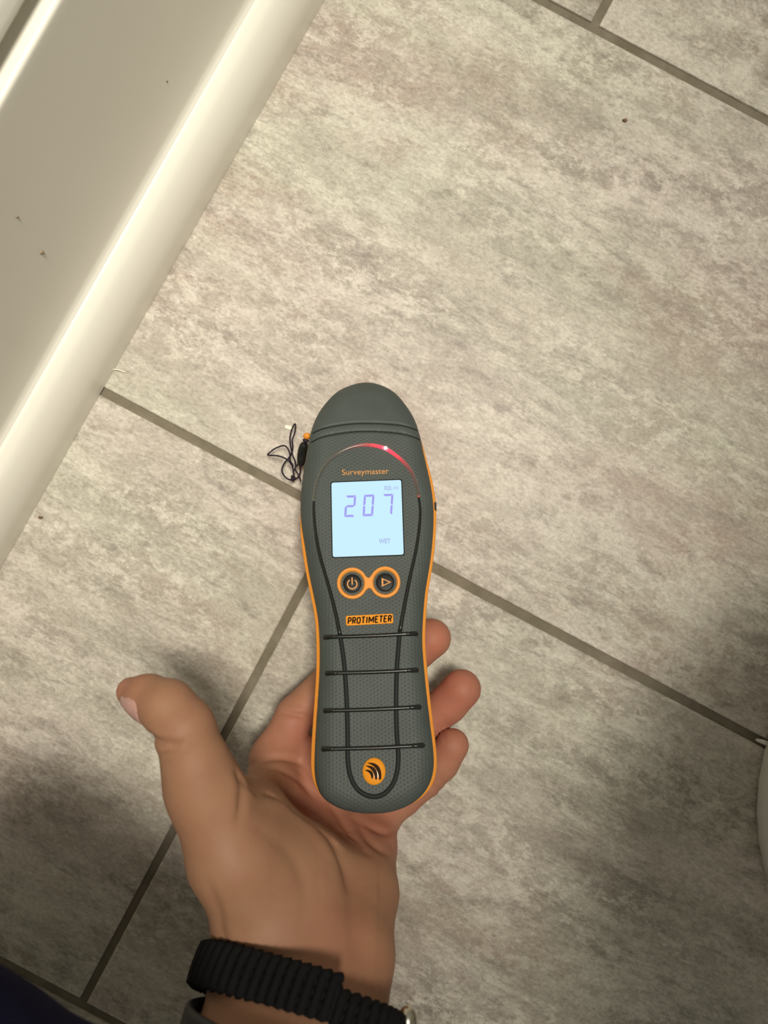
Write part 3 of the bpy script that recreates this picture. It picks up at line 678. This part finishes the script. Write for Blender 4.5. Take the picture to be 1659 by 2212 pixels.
def hand_sdf(p):
    pd = np.full(len(p), 1.0)
    for ch, k in palm_chains:
        dch = np.full(len(p), 1.0)
        for (a, ra), (b_, rb) in zip(ch[:-1], ch[1:]): dch = smin(dch, cap(p, a, b_, ra, rb), 0.004)
        pd = smin(pd, dch, k*mm)
    tot = pd
    for ch, k in finger_chains:
        dch = np.full(len(p), 1.0)
        for (a, ra), (b_, rb) in zip(ch[:-1], ch[1:]): dch = smin(dch, cap(p, a, b_, ra, rb), 0.002)
        tot = np.minimum(tot, smin(pd, dch, k*mm))
    return tot
def nets(sdf, lo, hi, h, coarse=5):
    n = (np.ceil((np.array(hi)-np.array(lo))/(h*coarse)).astype(int)+1)
    cx, cy, cz = [lo[i]+h*coarse*(np.arange(n[i])+0.5)-h*0.5 for i in range(3)]
    G = np.stack(np.meshgrid(cx, cy, cz, indexing='ij'), -1).reshape(-1, 3)
    cd = sdf(G).reshape(n)
    fd = np.repeat(np.repeat(np.repeat(cd, coarse, 0), coarse, 1), coarse, 2).astype(np.float64)
    act = np.repeat(np.repeat(np.repeat(np.abs(cd) < h*coarse*1.3, coarse, 0), coarse, 1), coarse, 2)
    idx = np.argwhere(act); fd[act] = sdf(np.array(lo)+idx*h)
    Fv = fd; s = Fv < 0; nx, ny, nz = Fv.shape
    c = [(i, j, k) for i in (0, 1) for j in (0, 1) for k in (0, 1)]
    sl = lambda A, o: A[o[0]:nx-1+o[0], o[1]:ny-1+o[1], o[2]:nz-1+o[2]]
    cnt = sum(sl(s, o).astype(np.int8) for o in c); cell = (cnt > 0) & (cnt < 8)
    ci = np.argwhere(cell); vid = -np.ones(cell.shape, int); vid[cell] = np.arange(len(ci))
    val = {o: sl(Fv, o)[cell] for o in c}; acc = np.zeros((len(ci), 3)); num = np.zeros(len(ci))
    for a in c:
        for ax in range(3):
            if a[ax]: continue
            b_ = tuple(1 if i == ax else a[i] for i in range(3)); va, vb = val[a], val[b_]; m_ = (va < 0) != (vb < 0)
            t = np.where(m_, va/np.where(m_, va-vb, 1), 0); pt = np.tile(np.array(a, float), (len(ci), 1)); pt[:, ax] += t
            acc[m_] += pt[m_]; num += m_
    V = np.array(lo)+(ci+acc/num[:, None])*h; Q = []
    for ax in range(3):
        o = [0, 0, 0]; o[ax] = 1
        A = s[:nx-o[0], :ny-o[1], :nz-o[2]]; B = s[o[0]:, o[1]:, o[2]:]; e = np.argwhere(A != B)
        u_, v_ = (ax+1) % 3, (ax+2) % 3
        e = e[(e[:, u_] > 0) & (e[:, v_] > 0) & (e[:, u_] < Fv.shape[u_]-1) & (e[:, v_] < Fv.shape[v_]-1)]
        du = np.eye(3, dtype=int)[u_]; dv = np.eye(3, dtype=int)[v_]
        q = np.stack([vid[tuple((e-du-dv).T)], vid[tuple((e-dv).T)], vid[tuple(e.T)], vid[tuple((e-du).T)]], 1)
        fl = ~A[tuple(e.T)]; q[fl] = q[fl][:, ::-1]; Q.append(q)
    Q = np.vstack(Q); return V, Q[(Q >= 0).all(1)]
def relax(V, Q, it, f=0.5):
    e = np.vstack([Q[:, [0, 1]], Q[:, [1, 2]], Q[:, [2, 3]], Q[:, [3, 0]]]); e = np.vstack([e, e[:, ::-1]])
    deg = np.bincount(e[:, 0], minlength=len(V))[:, None]
    for _ in range(it):
        a = np.stack([np.bincount(e[:, 0], V[e[:, 1], i], len(V)) for i in range(3)], 1)
        V = V+f*(a/np.maximum(deg, 1)-V)
    return V
lo3 = np.array([-0.17, -0.47, 0.002]); hi3 = np.array([0.06, -0.045, 0.345])
HV, HQ = nets(hand_sdf, lo3, hi3, 0.0011)
HV = relax(HV, HQ, 3)
def normals(V, Q):
    n = np.cross(V[Q[:, 2]]-V[Q[:, 0]], V[Q[:, 3]]-V[Q[:, 1]]); out = np.zeros_like(V)
    for k in range(4):
        for i in range(3): out[:, i] += np.bincount(Q[:, k], n[:, i], len(V))
    return out/(np.linalg.norm(out, axis=1)[:, None]+1e-12)
HNn = normals(HV, HQ)
up_side = HNn[:, 2] > 0.05
scr = np.stack([IW/2+HV[:, 0]*F/(H-HV[:, 2]), IH/2-HV[:, 1]*F/(H-HV[:, 2])], 1)
def furrow(px, depth, width, taper=True):   # a skin crease pressed into the surface, along a line on the palm
    global HV
    ln = catmull(px, 24); dd_ = np.full(len(HV), 1e9); tt = np.zeros(len(HV))
    near = up_side & (scr[:, 0] > ln[:, 0].min()-40) & (scr[:, 0] < ln[:, 0].max()+40) & (scr[:, 1] > ln[:, 1].min()-40) & (scr[:, 1] < ln[:, 1].max()+40)
    ix = np.where(near)[0]; D = np.sqrt(((scr[ix][:, None]-ln[None])**2).sum(2)); dd_[ix] = D.min(1); tt[ix] = D.argmin(1)/(len(ln)-1)
    amp = np.sin(math.pi*np.clip(tt*0.94+0.03, 0, 1))**0.6 if taper else 1.0
    HV = HV-HNn*(depth*amp*(np.exp(-(dd_/width)**2)-0.25*np.exp(-((dd_-2.3*width)/(1.3*width))**2)))[:, None]
furrow([(512, 1668), (560, 1703), (634, 1728), (704, 1794), (745, 1863), (756, 1915)], 0.0017, 9)
furrow([(735, 1840), (762, 1900), (768, 1980), (775, 2080)], 0.0020, 24)
furrow([(705, 1722), (735, 1770), (768, 1822), (800, 1850)], 0.0010, 6)
furrow([(850, 1792), (835, 1800), (805, 1790), (770, 1770)], 0.0009, 6)
furrow([(769, 1772), (800, 1822), (838, 1846)], 0.0010, 6)
furrow([(520, 1662), (560, 1645), (610, 1638), (660, 1655), (690, 1700)], 0.0011, 6)
furrow([(548, 1668), (600, 1662), (650, 1690), (680, 1730)], 0.0008, 5)
furrow([(595, 1538), (640, 1544), (700, 1556)], 0.0012, 5)
furrow([(515, 1660), (522, 1700), (520, 1745), (512, 1775)], 0.0011, 8)
furrow([(318, 1586), (340, 1600), (378, 1603)], 0.0016, 6)
furrow([(340, 1612), (360, 1612), (380, 1606)], 0.0012, 5)
furrow([(352, 1632), (372, 1622), (396, 1600)], 0.0013, 6)
furrow([(480, 2062), (560, 2082), (650, 2098), (740, 2118)], 0.0010, 7)
furrow([(490, 2038), (560, 2060), (660, 2070)], 0.0006, 6)
furrow([(560, 1790), (630, 1850), (660, 1930), (650, 2010)], 0.0006, 14)
furrow([(445, 1905), (470, 1960), (480, 2020), (500, 2060)], 0.0009, 9)
furrow([(930, 1560), (955, 1585), (965, 1600)], 0.0005, 4)
furrow([(922, 1690), (945, 1705), (958, 1712)], 0.0006, 4)
HV = relax(HV, HQ, 2, 0.4)
person = empty('person', P(655, 2300, 0.0))
tag(person, "tan left hand with outstretched thumb under the grey meter, and a navy trouser leg", 'person')
hand = mesh('hand', HV-np.array(person.location), HQ, M['skin'], person)
ca = hand.data.color_attributes.new('pigment', 'FLOAT_COLOR', 'POINT'); colr = np.zeros((len(HV), 4)); colr[:, 3] = 1
tan_, pink, red = np.array((0.335, 0.174, 0.098)), np.array((0.44, 0.175, 0.115)), np.array((0.46, 0.150, 0.102))
base_c = np.tile(tan_, (len(HV), 1))
def blend(c_, center, rad, amt):
    global base_c
    k = (amt*np.exp(-(np.linalg.norm(HV-center, axis=1)/rad)**2))[:, None]; base_c = base_c*(1-k)+c_*k
for (px, py, z, rad, c_, am) in ((640, 1600, 30, 0.026, pink, 0.9), (720, 1720, 45, 0.026, pink, 0.9), (800, 1790, 50, 0.022, pink, 0.9), (930, 1400, 28, 0.020, red, 0.95), (985, 1510, 32, 0.022, red, 0.95), (945, 1570, 28, 0.016, red, 0.8), (985, 1630, 40, 0.016, pink, 0.9), (920, 1720, 36, 0.018, pink, 0.9), (290, 1490, 115, 0.014, pink, 0.6), (760, 2040, 120, 0.02, red, 0.25)):
    blend(c_, P(px, py, z*mm), rad, am)
colr[:, :3] = base_c; ca.data.foreach_set('color', colr.astype(np.float32).ravel())
# thumb nail: a curved plate lying on the nail side of the thumb tip
tipj, prej = P(270, 1494, 0.115), P(320, 1503, 0.119)
ax_t = (tipj-prej)/np.linalg.norm(tipj-prej); nd = np.array([-0.28, -0.74, 0.52]); nd -= ax_t*(nd @ ax_t); nd /= np.linalg.norm(nd); sd = np.cross(ax_t, nd)
vs, fs = [], []; na, nb_ = 11, 9; org = prej+ax_t*0.0015
for i in range(na):
    for k in range(nb_):
        u_ = -0.0050+0.0128*i/(na-1); ang = math.radians(-58+116*k/(nb_-1)); wk = 1.0 if i > 1 else (0.72 if i == 0 else 0.92)
        dr = nd*math.cos(ang*wk)+sd*math.sin(ang*wk); o_ = org+ax_t*u_
        rr = np.linspace(0.0, 0.016, 81); dv = hand_sdf(o_+dr*rr[:, None]); edge_ = max(abs(k-(nb_-1)/2)/((nb_-1)/2), 1-i/3.0 if i < 3 else 0)**3; lift_ = 0.00035-0.0009*edge_; kk = np.argmax(dv > lift_) if (dv > lift_).any() else 40
        vs.append(o_+dr*max(rr[kk], 0.0045)-np.array(person.location))
for i in range(na-1):
    for k in range(nb_-1): a = i*nb_+k; fs.append((a, a+1, a+nb_+1, a+nb_))
nl = mesh('thumb_nail', vs, fs, M['nail'], person); md = nl.modifiers.new('thick', 'SOLIDIFY'); md.thickness = 0.0005; md.offset = 0

# ------------------------------------------------------------------ trouser leg in the bottom left corner
ra_, rb_ = (np.array([(0-IW/2)/F, (IH/2-2078)/F, -1.0]), np.array([(240-IW/2)/F, (IH/2-2228)/F, -1.0]))
npl = np.cross(ra_, rb_); npl /= np.linalg.norm(npl)
if npl[1] < 0: npl = -npl
kd = 0.225; q0 = np.array([0, 0, H])+ra_*kd; q1 = np.array([0, 0, H])+rb_*kd; ld = (q1-q0)/np.linalg.norm(q1-q0); RL = 0.044
kn = q0-npl*RL-ld*0.022; hp = q0-npl*RL+ld*0.045; th = np.array([-0.17, -0.52, 0.12]); ft = np.array([kn[0]-0.08, kn[1]-0.16, 0.09])
def leg_sdf(p):
    d_ = smin(smin(cap(p, kn, hp, RL, RL), cap(p, hp, th, RL*0.95, RL*1.6), 0.008), cap(p, kn, ft, RL*0.98, RL*0.75), 0.008)
    return d_+0.0012*np.sin(p[:, 0]*150+p[:, 1]*70)*np.sin(p[:, 1]*120-p[:, 2]*90)
LV, LQ = nets(leg_sdf, np.minimum(np.minimum(np.minimum(kn, hp), ft), th)-0.095, np.maximum(np.maximum(np.maximum(kn, hp), ft), th)+0.095, 0.005, 3)
lm = mesh('trouser_leg', LV-np.array(person.location), LQ, M['cloth'], person); lm['label'] = 'dark navy trouser leg'

# ------------------------------------------------------------------ bracelet and wristband
def loop_path(C_, E1, E2, off, n=160):
    E1 = E1/np.linalg.norm(E1); E2 = E2-E1*(E2 @ E1); E2 /= np.linalg.norm(E2); W = np.cross(E1, E2)
    out = []
    rr = np.linspace(0.004, 0.075, 285)
    for k in range(n):
        t = 2*math.pi*k/n; dr = math.cos(t)*E1+math.sin(t)*E2; dv = hand_sdf(C_+dr*rr[:, None]); i = np.where(dv < off)[0]
        out.append(C_+dr*rr[i[-1] if len(i) else 0])
    out = np.array(out)
    for _ in range(6): out = 0.5*out+0.25*(np.roll(out, 1, 0)+np.roll(out, -1, 0))
    return out, W
brace = empty('bracelet', P(650, 2150, 0.09))
tag(brace, 'black woven cord bracelet around the wrist at the bottom edge', 'bracelet')
path, W = loop_path(P(640, 2152, 0.117), np.array([0.957, -0.34, -0.03]), np.array([0.05, 0.60, 0.80]), 0.0030)
cen = path.mean(0)
def step(p):                                 # the fastening steps back from the rest of the band
    return p+(W if W[1] < 0 else -W)*0.0045 if (p-cen)[2] > -0.006 and IW/2+p[0]*F/(H-p[2]) > 726 else p
seg = np.linalg.norm(np.roll(path, -1, 0)-path, axis=1); cum = np.concatenate([[0], np.cumsum(seg)]); Lb = cum[-1]
def at(s): s = s % Lb; return np.array([np.interp(s, cum, np.append(path[:, i], path[0, i])) for i in range(3)])
cen = path.mean(0); bl = np.array(brace.location)
# one knot: a cord crossing the band with a bulge at each edge
kv, kf = tube_geo([(-0.0019, -0.0060, -0.0006), (-0.0015, -0.0070, 0.0004), (-0.0004, -0.0065, 0.0016), (0.0, -0.004, 0.0021), (0.0002, 0.0, 0.0023), (0.0006, 0.004, 0.0021), (0.0008, 0.0065, 0.0016), (0.0018, 0.0070, 0.0004), (0.0020, 0.0060, -0.0006)],
    [0.0017, 0.0020, 0.0021, 0.0018, 0.0017, 0.0018, 0.0021, 0.0020, 0.0017], 8)
kme = None; nk = int(Lb/0.0040)
for i in range(nk):
    s = Lb*i/nk; p = at(s); tn = at(s+0.002)-at(s-0.002); tn /= np.linalg.norm(tn); ou = p-cen; ou -= W*(ou @ W); ou -= tn*(ou @ tn); ou /= np.linalg.norm(ou); wv = np.cross(ou, tn)
    if kme is None: o = mesh('cord_knot', kv, kf, M['paracord'], brace); kme = o.data
    else: o = link('cord_knot', kme, brace)
    p = step(p); X = np.column_stack([tn, wv, ou]); o.matrix_local = Matrix([list(X[r])+[p[r]-bl[r]] for r in range(3)]+[[0, 0, 0, 1]])
for sx in (-0.0036, 0.0, 0.0036):
    tube('cord_core', np.array([step(p) for p in path])+W*sx-bl, 0.0026, M['paracord'], brace, 8, True)
b = bmesh.new(); bmesh.ops.create_uvsphere(b, u_segments=20, v_segments=14, radius=0.0046)
bmesh.ops.scale(b, vec=(0.8, 1.2, 1.0), verts=b.verts); bmesh.ops.translate(b, vec=P(880, 2206, 0.135)-bl, verts=b.verts)
cl = from_bm('metal_bead', b, M['metal'], brace, True); cl['label'] = 'pale brass coloured metal bead'
wb = empty('wristband', P(600, 2230, 0.09)); tag(wb, 'smooth dark grey wristband below the woven bracelet, cut off by the bottom edge', 'wristband')
path2, W2 = loop_path(P(620, 2268, 0.132), np.array([0.97, -0.24, 0.0]), np.array([0.0, 0.42, 0.90]), 0.0032)
vs, fs = [], []; n = len(path2); cen2 = path2.mean(0); prof = [(-0.010, 0.0), (-0.0095, 0.0014), (-0.008, 0.0019), (0.008, 0.0019), (0.0095, 0.0014), (0.010, 0.0), (0.008, -0.0014), (-0.008, -0.0014)]
for i in range(n):
    ou = path2[i]-cen2; ou -= W2*(ou @ W2); ou /= np.linalg.norm(ou)
    for a, h_ in prof: vs.append(path2[i]+W2*a+ou*h_-np.array(wb.location))
for i in range(n):
    for k in range(8): fs.append((i*8+k, i*8+(k+1) % 8, ((i+1) % n)*8+(k+1) % 8, ((i+1) % n)*8+k))
mesh('band', vs, fs, M['band'], wb)
